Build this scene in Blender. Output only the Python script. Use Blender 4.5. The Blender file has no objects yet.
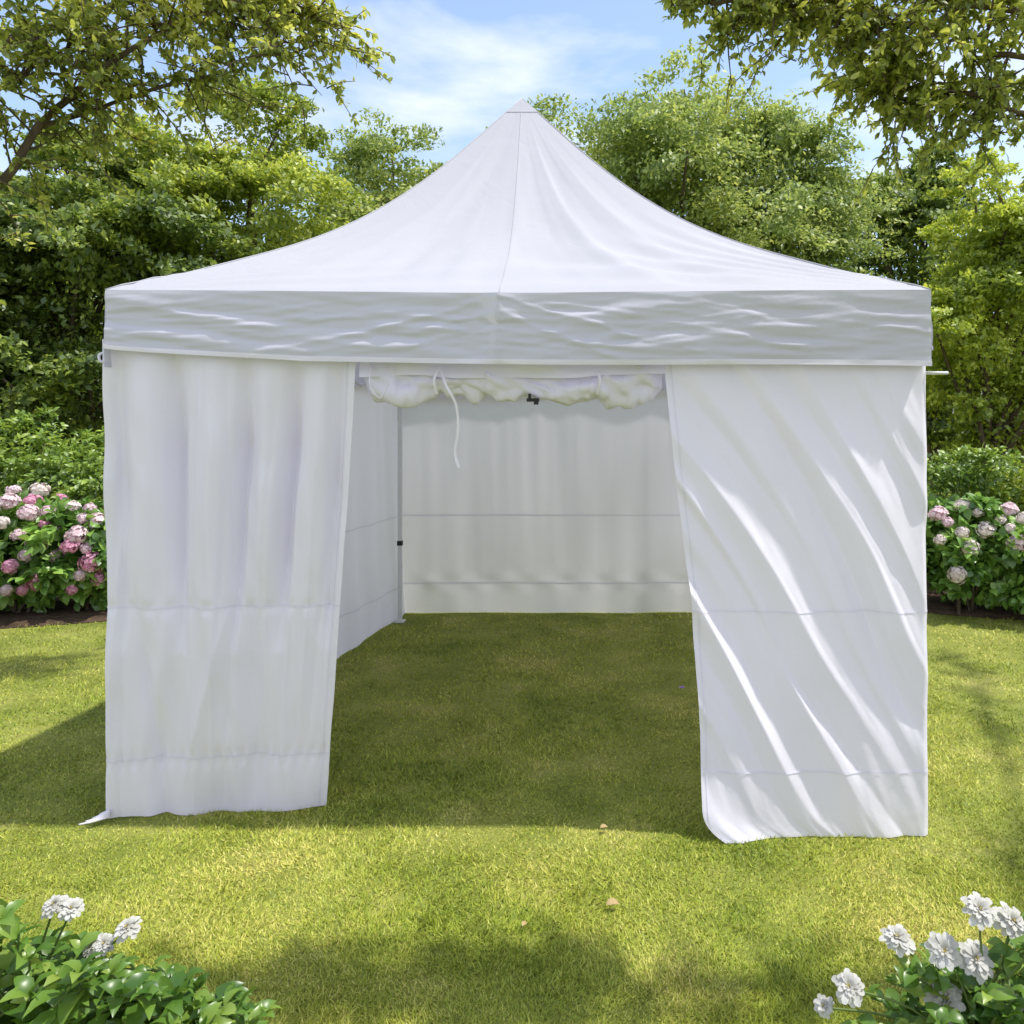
import bpy, math, random
import numpy as np
from mathutils import Vector
random.seed(4)
F=741.0; CX=590.0; HY=431.0; CH=1.41
scene=bpy.context.scene; COL=scene.collection
ORG={}
def P(px,py,Y): return np.array([(px-CX)*Y/F, Y, CH+(HY-py)*Y/F])
def G(px,py):
    Y=F*CH/(py-HY); return np.array([(px-CX)*Y/F,Y,0.0])

# ------------------------------------------------------------------ materials
def new_mat(name):
    m=bpy.data.materials.new(name); m.use_nodes=True
    nt=m.node_tree; nt.nodes.clear()
    return m,nt,nt.nodes.new('ShaderNodeOutputMaterial')
def ramp(nt,stops):
    r=nt.nodes.new('ShaderNodeValToRGB'); e=r.color_ramp.elements
    while len(e)<len(stops): e.new(0.5)
    for k,(p,c) in enumerate(stops):
        e[k].position=p; e[k].color=(*c,1)
    return r
def leaf_mat(name,stops,transl=.35,nscale=.9,rough=.5,tcol=1.25,spec=.06,up=0.0,gain=1.0,nmix=1.2,detail=2):
    m,nt,out=new_mat(name); L=nt.links.new
    stops=[(p,tuple(min(.92,x*gain) for x in c)) for p,c in stops]
    geo=nt.nodes.new('ShaderNodeNewGeometry'); tc=nt.nodes.new('ShaderNodeTexCoord')
    no=nt.nodes.new('ShaderNodeTexNoise'); no.inputs['Scale'].default_value=nscale; no.inputs['Detail'].default_value=detail
    L(tc.outputs['Object'],no.inputs['Vector'])
    mx=nt.nodes.new('ShaderNodeMath'); mx.operation='MULTIPLY_ADD'
    L(geo.outputs['Random Per Island'],mx.inputs[0]); mx.inputs[1].default_value=.6
    ms=nt.nodes.new('ShaderNodeMath'); ms.operation='MULTIPLY_ADD'; L(no.outputs['Fac'],ms.inputs[0]); ms.inputs[1].default_value=nmix; ms.inputs[2].default_value=.2-nmix/2
    L(ms.outputs[0],mx.inputs[2])
    r=ramp(nt,stops); L(mx.outputs[0],r.inputs[0])
    d=nt.nodes.new('ShaderNodeBsdfDiffuse'); L(r.outputs[0],d.inputs['Color'])
    t=nt.nodes.new('ShaderNodeBsdfTranslucent')
    hs=nt.nodes.new('ShaderNodeHueSaturation'); hs.inputs['Value'].default_value=tcol; hs.inputs['Hue'].default_value=.487
    L(r.outputs[0],hs.inputs['Color']); L(hs.outputs[0],t.inputs['Color'])
    if up>0:
        va=nt.nodes.new('ShaderNodeVectorMath'); va.operation='SCALE'; L(geo.outputs['Normal'],va.inputs[0]); va.inputs['Scale'].default_value=1-up
        vb=nt.nodes.new('ShaderNodeVectorMath'); vb.operation='ADD'; L(va.outputs[0],vb.inputs[0]); vb.inputs[1].default_value=(0,0,up)
        vc=nt.nodes.new('ShaderNodeVectorMath'); vc.operation='NORMALIZE'; L(vb.outputs[0],vc.inputs[0]); L(vc.outputs[0],d.inputs['Normal'])
    mix=nt.nodes.new('ShaderNodeMixShader'); mix.inputs[0].default_value=transl
    L(d.outputs[0],mix.inputs[1]); L(t.outputs[0],mix.inputs[2])
    if spec>0:
        gl=nt.nodes.new('ShaderNodeBsdfGlossy'); gl.inputs['Roughness'].default_value=rough
        m2=nt.nodes.new('ShaderNodeMixShader'); m2.inputs[0].default_value=spec
        L(mix.outputs[0],m2.inputs[1]); L(gl.outputs[0],m2.inputs[2]); L(m2.outputs[0],out.inputs[0])
    else: L(mix.outputs[0],out.inputs[0])
    return m
def fabric_mat(name,col,transl=.25,bump=.35,sc=5,dist=1.0,stretch=(1,1,1)):
    m,nt,out=new_mat(name); L=nt.links.new
    tc=nt.nodes.new('ShaderNodeTexCoord'); mp=nt.nodes.new('ShaderNodeMapping'); mp.inputs['Scale'].default_value=stretch
    L(tc.outputs['Object'],mp.inputs[0])
    n1=nt.nodes.new('ShaderNodeTexNoise'); n1.inputs['Scale'].default_value=sc; n1.inputs['Detail'].default_value=5; n1.inputs['Distortion'].default_value=dist; n1.inputs['Roughness'].default_value=.48
    L(mp.outputs[0],n1.inputs['Vector'])
    b=nt.nodes.new('ShaderNodeBump'); b.inputs['Strength'].default_value=bump; b.inputs['Distance'].default_value=.03
    L(n1.outputs['Fac'],b.inputs['Height'])
    d=nt.nodes.new('ShaderNodeBsdfDiffuse'); d.inputs['Color'].default_value=(*col,1); L(b.outputs[0],d.inputs['Normal'])
    t=nt.nodes.new('ShaderNodeBsdfTranslucent'); t.inputs['Color'].default_value=(*col,1); L(b.outputs[0],t.inputs['Normal'])
    mix=nt.nodes.new('ShaderNodeMixShader'); mix.inputs[0].default_value=transl
    L(d.outputs[0],mix.inputs[1]); L(t.outputs[0],mix.inputs[2])
    gl=nt.nodes.new('ShaderNodeBsdfGlossy'); gl.inputs['Roughness'].default_value=.45; L(b.outputs[0],gl.inputs['Normal'])
    m2=nt.nodes.new('ShaderNodeMixShader'); m2.inputs[0].default_value=.05
    L(mix.outputs[0],m2.inputs[1]); L(gl.outputs[0],m2.inputs[2]); L(m2.outputs[0],out.inputs[0])
    return m
def noise_mat(name,stops,scale=5,rough=.8,bump=.3,metal=0,stretch=(1,1,1),dist=.02):
    m,nt,out=new_mat(name); L=nt.links.new
    tc=nt.nodes.new('ShaderNodeTexCoord'); mp=nt.nodes.new('ShaderNodeMapping'); mp.inputs['Scale'].default_value=stretch
    L(tc.outputs['Object'],mp.inputs[0])
    n=nt.nodes.new('ShaderNodeTexNoise'); n.inputs['Scale'].default_value=scale; n.inputs['Detail'].default_value=8; n.inputs['Roughness'].default_value=.65
    L(mp.outputs[0],n.inputs['Vector']); r=ramp(nt,stops); L(n.outputs['Fac'],r.inputs[0])
    p=nt.nodes.new('ShaderNodeBsdfPrincipled'); p.inputs['Roughness'].default_value=rough; p.inputs['Metallic'].default_value=metal; p.inputs['Specular IOR Level'].default_value=.25
    L(r.outputs[0],p.inputs['Base Color'])
    b=nt.nodes.new('ShaderNodeBump'); b.inputs['Strength'].default_value=bump; b.inputs['Distance'].default_value=dist; L(n.outputs['Fac'],b.inputs['Height']); L(b.outputs[0],p.inputs['Normal'])
    L(p.outputs[0],out.inputs[0]); return m

M={}
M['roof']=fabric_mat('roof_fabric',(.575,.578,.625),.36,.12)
M['valance']=fabric_mat('valance_fabric_shaded',(.61,.605,.70),.2,.12)  # the valance's shade is put into this darker, bluish colour
M['fabric']=fabric_mat('curtain_fabric',(.875,.845,.945),.26,.13,6,.6)
M['roll']=fabric_mat('rolled_fabric',(.87,.84,.98),.2,.14,7,.8)
M['wall']=fabric_mat('wall_fabric',(.925,.885,.985),.60,.06,5,.3,(1,1,.3))
M['seam']=fabric_mat('seam_fabric',(.80,.78,.88),.2,.1)
M['metal']=noise_mat('white_painted_metal',[(0,(.6,.6,.62)),(1,(.72,.72,.74))],20,.4,.02)
M['black']=noise_mat('black_plastic',[(0,(.012,.012,.012)),(1,(.03,.03,.03))],30,.5,.1)
M['bark']=noise_mat('brown_bark',[(.25,(.05,.037,.025)),(.7,(.17,.13,.09))],9,.9,.8,stretch=(1,1,.25))
M['soil']=noise_mat('dark_soil',[(.3,(.04,.026,.016)),(.7,(.13,.085,.055))],14,.95,1.0,dist=.05)
M['lawn']=noise_mat('lawn_soil',[(.3,(.12,.145,.022)),(.55,(.20,.22,.045)),(.75,(.29,.27,.09))],3,.95,.6)
M['grass']=leaf_mat('grass_blades',[(.0,(.080,.125,.012)),(.33,(.185,.24,.026)),(.62,(.30,.325,.046)),(.95,(.47,.43,.13))],.32,1.5,.5,1.2,.03,.65,1.58,1.9,7)
M['leafdark']=leaf_mat('dark_leaves',[(.1,(.024,.044,.008)),(.5,(.072,.110,.018)),(.9,(.20,.235,.038))],.46,.7,gain=2.35)
M['leafmid']=leaf_mat('mid_green_leaves',[(.1,(.045,.075,.010)),(.5,(.12,.16,.020)),(.9,(.25,.275,.040))],.5,.7,gain=2.35)
M['leafpale']=leaf_mat('pale_green_leaves',[(.1,(.055,.090,.020)),(.5,(.13,.172,.038)),(.9,(.25,.27,.070))],.48,.7,gain=2.25)
M['leafyellow']=leaf_mat('yellow_green_leaves',[(.1,(.07,.105,.010)),(.5,(.165,.215,.022)),(.9,(.29,.31,.04))],.5,.9,gain=2.2)
M['leafnear']=leaf_mat('overhang_leaves',[(.1,(.06,.085,.012)),(.5,(.145,.175,.026)),(.9,(.28,.285,.050))],.52,1.5,gain=2.15)
M['leafhyd']=leaf_mat('hydrangea_leaves',[(.1,(.028,.065,.012)),(.5,(.07,.135,.022)),(.9,(.135,.21,.04))],.36,3,.4,gain=2.5)
M['leafhedge']=leaf_mat('hedge_leaves',[(.1,(.035,.070,.010)),(.5,(.10,.155,.020)),(.9,(.18,.23,.035))],.4,1.4,.45,gain=2.3)
M['leafplant']=leaf_mat('border_plant_leaves',[(.1,(.035,.085,.012)),(.5,(.085,.16,.022)),(.9,(.18,.25,.045))],.36,7,.35,spec=.04,gain=1.5)
M['stem']=noise_mat('green_stem',[(.3,(.07,.12,.03)),(.7,(.14,.19,.05))],20,.6,.1)
M['pink']=leaf_mat('pink_petals',[(.1,(.66,.25,.40)),(.5,(.78,.40,.55)),(.9,(.86,.60,.68))],.3,9,.6,1.1,.02)
M['palepink']=leaf_mat('pale_pink_petals',[(.1,(.75,.52,.57)),(.5,(.83,.66,.70)),(.9,(.87,.80,.81))],.3,9,.6,1.05,.02)
M['blush']=leaf_mat('blush_white_petals',[(.1,(.76,.63,.58)),(.5,(.83,.75,.70)),(.9,(.86,.82,.78))],.3,9,.6,1.0,.02)
M['white']=leaf_mat('white_petals',[(.1,(.50,.49,.43)),(.5,(.61,.60,.56)),(.9,(.67,.67,.64))],.35,9,.6,1.0,.02)
M['centre']=noise_mat('flower_centre',[(.3,(.55,.45,.10)),(.7,(.75,.68,.3))],60,.8,.5)
M['tan']=noise_mat('dry_leaf',[(.3,(.30,.2,.09)),(.7,(.45,.34,.17))],40,.8,.4)
M['purple']=noise_mat('purple_petals',[(.3,(.22,.12,.42)),(.7,(.36,.22,.55))],40,.7,.1)

# ------------------------------------------------------------------ helpers
def empty(name,loc,label,cat,group=None):
    o=bpy.data.objects.new(name,None); COL.objects.link(o); o.location=loc; o.empty_display_size=.1
    ORG[o.name]=np.array(loc,float); o['label']=label; o['category']=cat
    if group: o['group']=group
    return o
def tag(o,label,cat,group=None,kind=None):
    o['label']=label; o['category']=cat
    if group: o['group']=group
    if kind: o['kind']=kind
    return o
def obj(name,V,Fc,mat,parent=None,smooth=True,label=None):
    V=np.asarray(V,float); me=bpy.data.meshes.new(name)
    o=bpy.data.objects.new(name,me); COL.objects.link(o)
    off=np.zeros(3)
    if parent is not None:
        off=ORG[parent.name]; o.parent=parent
    ORG[o.name]=off
    V=V-off
    if isinstance(Fc,np.ndarray):
        n=len(Fc); k=Fc.shape[1]
        me.vertices.add(len(V)); me.vertices.foreach_set('co',V.ravel().astype(np.float32))
        me.loops.add(n*k); me.loops.foreach_set('vertex_index',Fc.ravel().astype(np.int32))
        me.polygons.add(n); me.polygons.foreach_set('loop_start',np.arange(0,n*k,k,dtype=np.int32))
        me.polygons.foreach_set('loop_total',np.full(n,k,dtype=np.int32))
        me.update(calc_edges=True)
    else:
        me.from_pydata([tuple(v) for v in V],[],Fc); me.update()
    if smooth: me.polygons.foreach_set('use_smooth',np.ones(len(me.polygons),dtype=bool))
    me.materials.append(mat)
    if label: o['label']=label
    return o
class MB:
    def __init__(s): s.v=[]; s.f=[]; s.n=0
    def add(s,V,Fs):
        V=np.asarray(V,float); s.v.append(V); s.f+= [tuple(int(i)+s.n for i in f) for f in Fs]; s.n+=len(V)
    def tube(s,pts,rad,sides=8):
        pts=np.asarray(pts,float); n=len(pts)
        rad=np.full(n,rad) if np.isscalar(rad) else np.asarray(rad)
        T=np.gradient(pts,axis=0); T/=np.linalg.norm(T,axis=1)[:,None]+1e-9
        up=np.array([0,0,1.]) if abs(T[0][2])<.9 else np.array([1.,0,0])
        V=[];Fs=[]
        b=np.cross(T[0],up); b/=np.linalg.norm(b)
        for i in range(n):
            b=b-T[i]*np.dot(b,T[i]); b/=np.linalg.norm(b)+1e-9
            c=np.cross(T[i],b)
            for k in range(sides):
                a=2*math.pi*k/sides; V.append(pts[i]+rad[i]*(math.cos(a)*b+math.sin(a)*c))
        for i in range(n-1):
            for k in range(sides):
                k2=(k+1)%sides; Fs.append((i*sides+k,i*sides+k2,(i+1)*sides+k2,(i+1)*sides+k))
        Fs.append(tuple(range(sides))[::-1]); Fs.append(tuple((n-1)*sides+k for k in range(sides)))
        s.add(V,Fs)
    def box(s,c,d):
        c=np.asarray(c,float); d=np.asarray(d,float)/2
        V=[c+d*np.array([x,y,z]) for x in(-1,1) for y in(-1,1) for z in(-1,1)]
        s.add(V,[(0,1,3,2),(4,6,7,5),(0,4,5,1),(2,3,7,6),(0,2,6,4),(1,5,7,3)])
    def build(s,name,mat,parent=None,smooth=True,label=None): return obj(name,np.concatenate(s.v),s.f,mat,parent,smooth,label)
def smoothpts(pts,n):
    pts=np.asarray(pts,float); q=np.linspace(0,1,n)
    out=[]
    for x in q:
        i=min(int(x*(len(pts)-1)),len(pts)-2); f=x*(len(pts)-1)-i
        p0=pts[max(i-1,0)];p1=pts[i];p2=pts[i+1];p3=pts[min(i+2,len(pts)-1)]
        out.append(.5*((2*p1)+(-p0+p2)*f+(2*p0-5*p1+4*p2-p3)*f*f+(-p0+3*p1-3*p2+p3)*f**3))
    return np.array(out)
_tabs={}
def vn(x,y,seed=0):
    if seed not in _tabs: _tabs[seed]=np.random.default_rng(seed).uniform(-1,1,(64,64))
    T=_tabs[seed]; x=np.asarray(x,float); y=np.asarray(y,float)
    xi=np.floor(x).astype(int); yi=np.floor(y).astype(int); fx=x-xi; fy=y-yi
    fx=fx*fx*fx*(fx*(fx*6-15)+10); fy=fy*fy*fy*(fy*(fy*6-15)+10)
    g=lambda a,b:T[a%64,b%64]
    return (g(xi,yi)*(1-fx)+g(xi+1,yi)*fx)*(1-fy)+(g(xi,yi+1)*(1-fx)+g(xi+1,yi+1)*fx)*fy
def sheet(fn,nu,nv,u0=0,u1=1,v0=0,v1=1):
    U,Vv=np.meshgrid(np.linspace(u0,u1,nu+1),np.linspace(v0,v1,nv+1))
    X,Y,Z=fn(U,Vv); V=np.stack([X,Y,Z],-1).reshape(-1,3)
    i=np.arange(nv)[:,None]*(nu+1)+np.arange(nu)[None,:]
    Fq=np.stack([i,i+nu+1,i+nu+2,i+1],-1).reshape(-1,4)
    return V,Fq
DIAMOND=(np.array([[-.5,0,0],[.0,.27,.05],[.5,0,-.06],[.0,-.27,.05]]),np.array([[0,1,2,3]]))
def _strip(rows,w,lift):
    V=[];Fs=[]
    for x,h,z in rows:
        V+=[[x,-h*w,z+h*lift],[x,0,z],[x,h*w,z+h*lift]]
    for r in range(4):
        for k in range(2):
            a=r*3+k; Fs.append([a,a+3,a+4,a+1])
    return np.array(V),np.array(Fs)
LR=[(0,.02,0),(.22,.8,.03),(.5,1,.03),(.78,.62,-.03),(1,.03,-.14)]
LEAF=_strip(LR,.25,.05); BROAD=_strip(LR,.33,.05); CURL=_strip([(0,.02,0),(.22,.75,.05),(.5,1,.06),(.78,.62,-.04),(1,.03,-.24)],.30,.11)
PETAL=_strip([(0,.10,0),(.3,.42,.03),(.6,.8,.05),(.85,.85,.0),(1,.35,-.06)],.25,.06)
FLORET=(np.array([[0,0,0],[.55,.48,.07],[1,.0,-.04],[.55,-.48,.07]]),np.array([[0,1,2,3]]))
def unit(a): return a/(np.linalg.norm(a,axis=-1,keepdims=True)+1e-9)
def leafgeo(C,A,N,S,tm):
    T,Fs=tm
    A=unit(np.asarray(A,float)); B=unit(np.cross(N,A)); N=np.cross(A,B); S=np.asarray(S)[:,None,None]
    V=C[:,None,:]+S*(T[None,:,0:1]*A[:,None,:]+T[None,:,1:2]*B[:,None,:]+T[None,:,2:3]*N[:,None,:])
    k=len(T); Fq=(np.arange(len(C))*k)[:,None,None]+Fs[None]
    return V.reshape(-1,3),Fq.reshape(-1,Fs.shape[1])
def leaves(name,C,A,N,S,tm,mat,parent=None,smooth=False):
    V,Fq=leafgeo(C,A,N,S,tm); return obj(name,V,Fq,mat,parent,smooth)
def gs(x,w): return np.exp(-(x/w)**2)
def fold(x,w): # a cloth fold: rounded flanks with a firmer crest
    return .55*np.exp(-(x/w)**2)+.45*np.exp(-(np.sqrt(x*x+(.12*w)**2)-.12*w)/(.55*w))

def crown(rng,center,radii,ncl,nleaf,cl=(.26,.42),zbias=0.0,inner=.3,fill=.07,nspray=22,flat=.5):
    """leaves gathered in flat drooping sprays, the sprays gathered in boughs"""
    center=np.array(center,float); radii=np.array(radii,float)
    d=unit(rng.normal(size=(ncl,3))); d[:,2]=d[:,2]*(1-zbias)+zbias*np.abs(d[:,2])
    rr=rng.uniform(inner,1,ncl)**.6*rng.uniform(.88,1.1,ncl)
    cc=center+d*rr[:,None]*radii
    cr=rng.uniform(cl[0],cl[1],ncl)*min(radii)*rng.choice([.6,1,1.3],ncl)
    ns=ncl*nspray
    si=np.repeat(np.arange(ncl),nspray)
    se=unit(rng.normal(size=(ns,3))+d[si]*.45+np.array([0,0,.25]))
    sc=cc[si]+se*(cr[si]*rng.uniform(.55,1.12,ns))[:,None]*np.array([1.1,1.1,.78])
    sr=cr[si]*rng.uniform(.22,.42,ns)
    p=sr**2/np.sum(sr**2); idx=rng.choice(ns,nleaf,p=p)
    e=unit(rng.normal(size=(nleaf,3)))
    ax=se[idx]; q=e*(sr[idx]*rng.uniform(0,1,nleaf)**.5)[:,None]
    al=np.sum(q*ax,1)                       # stretch along the spray, then let it droop
    q=q+ax*(al*.55)[:,None]; q[:,2]=q[:,2]*flat-.35*np.clip(al,0,9)
    pos=sc[idx]+q
    nf=int(nleaf*fill)
    pos[:nf]=center+unit(rng.normal(size=(nf,3)))*radii*(rng.uniform(0,1,nf)**.5)[:,None]*.9
    nn=ax*.35+np.array([0,-.15,.75])+rng.normal(0,.45,(nleaf,3))
    aa=ax*.6+np.array([0,0,-.25])+rng.normal(0,.55,(nleaf,3))
    return cc,pos,aa,nn
def tree(name,label,base,crown_c,radii,ncl,nleaf,ls,mat,seed,trunk_r=.16,cl=(.26,.42),group=None,zbias=0.,fill=.10):
    rng=np.random.default_rng(seed)
    root=empty(name,(base[0],base[1],0),label,'tree',group)
    cc,pos,aa,nn=crown(rng,crown_c,radii,ncl,nleaf,cl,zbias,fill=fill)
    keep=pos[:,2]>.05; pos,aa,nn=pos[keep],aa[keep],nn[keep]
    mb=MB(); top=np.array(crown_c)+np.array([0,0,radii[2]*.55]); b=np.array([base[0],base[1],0.])
    mid=(b+top)/2+rng.normal(0,.1,3)*[1,1,0]
    tp=smoothpts([b,b*.7+mid*.3+[.04,0,0],mid,top],14)
    rad=np.linspace(1,.15,14)*trunk_r; rad[0]*=1.5
    mb.tube(tp,rad,9); mb.build('trunk',M['bark'],root)
    lb=MB()
    order=rng.permutation(ncl)[:min(ncl,30)]
    for k in order:
        j=int(np.clip(5+ (cc[k][2]-tp[4][2])/(top[2]-tp[4][2]+1e-6)*7-2,3,11)); s=tp[j]
        m=(s+cc[k])/2+rng.normal(0,.12,3); m[2]+=.1
        lb.tube(smoothpts([s,m,cc[k]],7),np.linspace(rad[j]*.55,.012,7),6)
    lb.build('limb',M['bark'],root)
    leaves('crown',pos,aa,nn,rng.uniform(.6,1.25,len(pos))*ls,DIAMOND,mat,root)
    return root

# ------------------------------------------------------------------ world, sun, camera
S=Vector((.47,.0,1)).normalized()
w=bpy.data.worlds.new('World'); scene.world=w; w.use_nodes=True; nt=w.node_tree; nt.nodes.clear(); L=nt.links.new
out=nt.nodes.new('ShaderNodeOutputWorld'); bg=nt.nodes.new('ShaderNodeBackground'); bg.inputs['Strength'].default_value=.15
sky=nt.nodes.new('ShaderNodeTexSky'); sky.sky_type='NISHITA'; sky.sun_disc=False
sky.sun_elevation=math.asin(S.z); sky.sun_rotation=math.atan2(S.x,S.y); sky.air_density=1.1; sky.dust_density=.8; sky.ozone_density=1.3
vs=nt.nodes.new('ShaderNodeVectorMath'); vs.operation='SCALE'; vs.inputs['Scale'].default_value=1.7; L(sky.outputs[0],vs.inputs[0])
tc=nt.nodes.new('ShaderNodeTexCoord'); mp=nt.nodes.new('ShaderNodeMapping'); mp.inputs['Scale'].default_value=(1.0,1.0,2.9); mp.inputs['Location'].default_value=(.62,.2,.33); mp.inputs['Rotation'].default_value=(0,math.radians(-8),0)
L(tc.outputs['Generated'],mp.inputs[0])
n=nt.nodes.new('ShaderNodeTexNoise'); n.inputs['Scale'].default_value=3.2; n.inputs['Detail'].default_value=7; n.inputs['Roughness'].default_value=.54; n.inputs['Distortion'].default_value=.15
L(mp.outputs[0],n.inputs['Vector'])
r=ramp(nt,[(.47,(.10,.10,.10)),(.69,(.85,.85,.85))]); L(n.outputs['Fac'],r.inputs[0])
sx=nt.nodes.new('ShaderNodeSeparateXYZ'); L(tc.outputs['Generated'],sx.inputs[0])
mr=nt.nodes.new('ShaderNodeMapRange'); mr.inputs['From Min'].default_value=.45; mr.inputs['From Max'].default_value=-.35; mr.inputs['To Min'].default_value=0; mr.inputs['To Max'].default_value=.75  # whiter cloud added out of view behind the camera to lift the ambient
L(sx.outputs['Y'],mr.inputs['Value'])
mz=nt.nodes.new('ShaderNodeMapRange'); mz.inputs['From Min'].default_value=.65; mz.inputs['From Max'].default_value=1.0; mz.inputs['To Min'].default_value=1; mz.inputs['To Max'].default_value=.3
L(sx.outputs['Z'],mz.inputs['Value'])
mm=nt.nodes.new('ShaderNodeMath'); mm.operation='MULTIPLY'; L(mr.outputs[0],mm.inputs[0]); L(mz.outputs[0],mm.inputs[1])
ad=nt.nodes.new('ShaderNodeMath'); ad.operation='ADD'; ad.use_clamp=True; L(r.outputs[0],ad.inputs[0]); L(mm.outputs[0],ad.inputs[1])
mx=nt.nodes.new('ShaderNodeMix'); mx.data_type='RGBA'
L(ad.outputs[0],mx.inputs['Factor']); L(vs.outputs[0],mx.inputs['A']); mx.inputs['B'].default_value=(7.2,7.6,8.9,1)
L(mx.outputs['Result'],bg.inputs['Color']); L(bg.outputs[0],out.inputs[0])
sl=bpy.data.lights.new('sun','SUN'); sl.energy=5.0; sl.angle=math.radians(1.2); sl.color=(1,.96,.89)
so=bpy.data.objects.new('sun',sl); COL.objects.link(so); so.rotation_euler=S.to_track_quat('Z','Y').to_euler()
cam=bpy.data.cameras.new('camera'); co=bpy.data.objects.new('camera',cam); COL.objects.link(co)
co.location=(0,0,CH); co.rotation_euler=(math.radians(90),0,0); cam.sensor_width=36; cam.lens=F/1024*36
cam.shift_x=-(CX-512)/1024; cam.shift_y=-(512-HY)/1024; cam.clip_end=2000; cam.clip_start=.05
scene.camera=co
scene.view_settings.view_transform='Standard'; scene.view_settings.look='None'; scene.view_settings.exposure=0

# ------------------------------------------------------------------ ground
def groundfn(U,V):
    return U,V,0*U
Vg,Fg=sheet(groundfn,60,60,-300,300,-300,300)
tag(obj('lawn',Vg,Fg,M['lawn']),'flat lawn soil under the short grass','lawn',kind='structure')
rng=np.random.default_rng(1)
NB=430000
inv=rng.uniform(1/9.0,1/1.45,NB); Yb=1/inv
Xb=(rng.uniform(-160,1184,NB)-CX)*Yb/F
pn=vn(Xb*2.3,Yb*2.3,11)+.8*vn(Xb*9,Yb*9,12); hh=rng.uniform(.007,.020,NB)*(1+.42*pn)*(1+.05*(Yb-2))
ww=rng.uniform(.0009,.0018,NB)*(.6+.42*Yb)
dirv=np.stack([rng.normal(0,.9,NB)+.6*vn(Xb*5,Yb*5,13),rng.normal(0,.9,NB)+.6*vn(Xb*5,Yb*5,14),np.ones(NB)],-1); dirv=unit(dirv)
ang=rng.uniform(0,math.pi,NB); side=np.stack([np.cos(ang),np.sin(ang),np.zeros(NB)],-1)
base=np.stack([Xb,Yb,np.zeros(NB)],-1)
Vb=np.stack([base-side*ww[:,None],base+side*ww[:,None],base+dirv*hh[:,None]],1).reshape(-1,3)
g=obj('grass',Vb,np.arange(NB*3).reshape(-1,3),M['grass'],None,False)
tag(g,'short mown green grass covering the whole lawn','grass',kind='stuff')
def bed(name,pts,label):
    pts=smoothpts(pts,60); c=pts.mean(0)
    V=[(c[0],c[1],.03)]+[(p[0],p[1],.004) for p in pts]; n=len(pts)
    V=V+[(c[0]+(p[0]-c[0])*.93,c[1]+(p[1]-c[1])*.93,.03) for p in pts]
    Fs=[]
    for i in range(n):
        j=(i+1)%n; Fs.append((1+i,1+j,1+n+j,1+n+i)); Fs.append((1+n+i,1+n+j,0))
    tag(obj(name,V,Fs,M['soil']),label,'flower bed',kind='structure')
bed('flower_bed',[(-3.3,5.6),(-4.1,5.30),(-5.2,5.1),(-7.5,5.0),(-8,7.5),(-5,7.8),(-2.8,7.2),(-3.3,5.6)],'dark soil bed under the pink hydrangeas left of the tent')
bed('flower_bed',[(2.3,5.95),(2.9,5.6),(4,5.4),(6,5.3),(6.5,7.4),(4,7.8),(2.2,7.2),(2.3,5.95)],'dark soil bed under the pale hydrangeas right of the tent')

# ------------------------------------------------------------------ tent
XL,XR,YF,YB=-1.775,1.232,2.70,5.52
FLARE=.22          # the back wall leans out towards its foot
YC=2.674           # the two front curtains hang just behind the valance
BXL,BXR=-1.44,1.14
tent=empty('canopy_tent',((XL+XR)/2,4.2,0),'white pop-up canopy tent with open front doorway standing on the lawn','tent')
tp_=np.array([0,.06,.1,.25,.5,.75,1.]); hp_=np.array([1.885,1.765,1.69,1.385,.985,.71,.507])+CH
hc=np.polyfit(tp_,hp_,4,w=[4,1,1,1,1,1,4])
ZE=float(np.polyval(hc,1.0))
PK=np.array([-.385,4.2])
C_fl=np.array([-1.740,2.660]); C_fr=np.array([1.224,2.660]); C_br=np.array([BXR+.03,YB+.025]); C_bl=np.array([BXL-.03,YB+.025])
SC=.478
def roofface(c0,c1,front,sd):
    def fn(U,T):
        ex=c0[0]+(c1[0]-c0[0])*U; ey=c0[1]+(c1[1]-c0[1])*U
        bow=np.clip(1-np.abs(U-SC)/.5,0,1)**1.5
        if front: ey=ey-.03*bow
        X=PK[0]+(ex-PK[0])*T; Y=PK[1]+(ey-PK[1])*T
        Z=np.polyval(hc,T)
        Z=Z-.05*np.sin(np.pi*U)**2*np.sin(np.pi*np.clip(T,0,1))**1.2*(T)
        if front:
            Z=Z-.018*bow*T**3 + .018*np.exp(-np.abs(U-SC)/.05)*np.sin(np.pi*T)*T
            s1=np.sin(np.pi*T)**.7*T
            Z=Z+.022*fold(U-.63-.06*T,.04)*s1-.016*gs(U-.33+.05*T,.05)*s1+.014*fold(U-.78-.04*T,.035)*s1+.012*fold(U-.20+.04*T,.035)*s1
        wr=.014*vn(U*12+3*T,T*2.2,sd)+.009*vn(U*26-2*T,T*4,sd+1)
        Z=Z+wr*np.sin(np.pi*U)*T*(1-T**8)
        Z=Z+.012*np.sin(26*np.arctan2((1-T)*2+.03,np.minimum(U,1-U)*3+.05))*np.exp(-((1-T)/.3)**2)*np.clip(1-T,0,1)**.5*1.6
        return X,Y,Z
    return fn
faces=[(C_fl,C_fr,True,21),(C_fr,C_br,False,31),(C_br,C_bl,False,41),(C_bl,C_fl,False,51)]
VV=[];FF=[];nn_=0
for a in faces:
    V,Fq=sheet(roofface(*a),150,90); VV.append(V); FF.append(Fq+nn_); nn_+=len(V)
roof=obj('roof',np.concatenate(VV),np.concatenate(FF),M['roof'],tent)
def roofpt(fn,u,n=40,t0=.0):
    t=np.linspace(t0,1,n); X,Y,Z=fn(np.full(n,u),t); return np.stack([X,Y,Z+.0005],-1)
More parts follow.
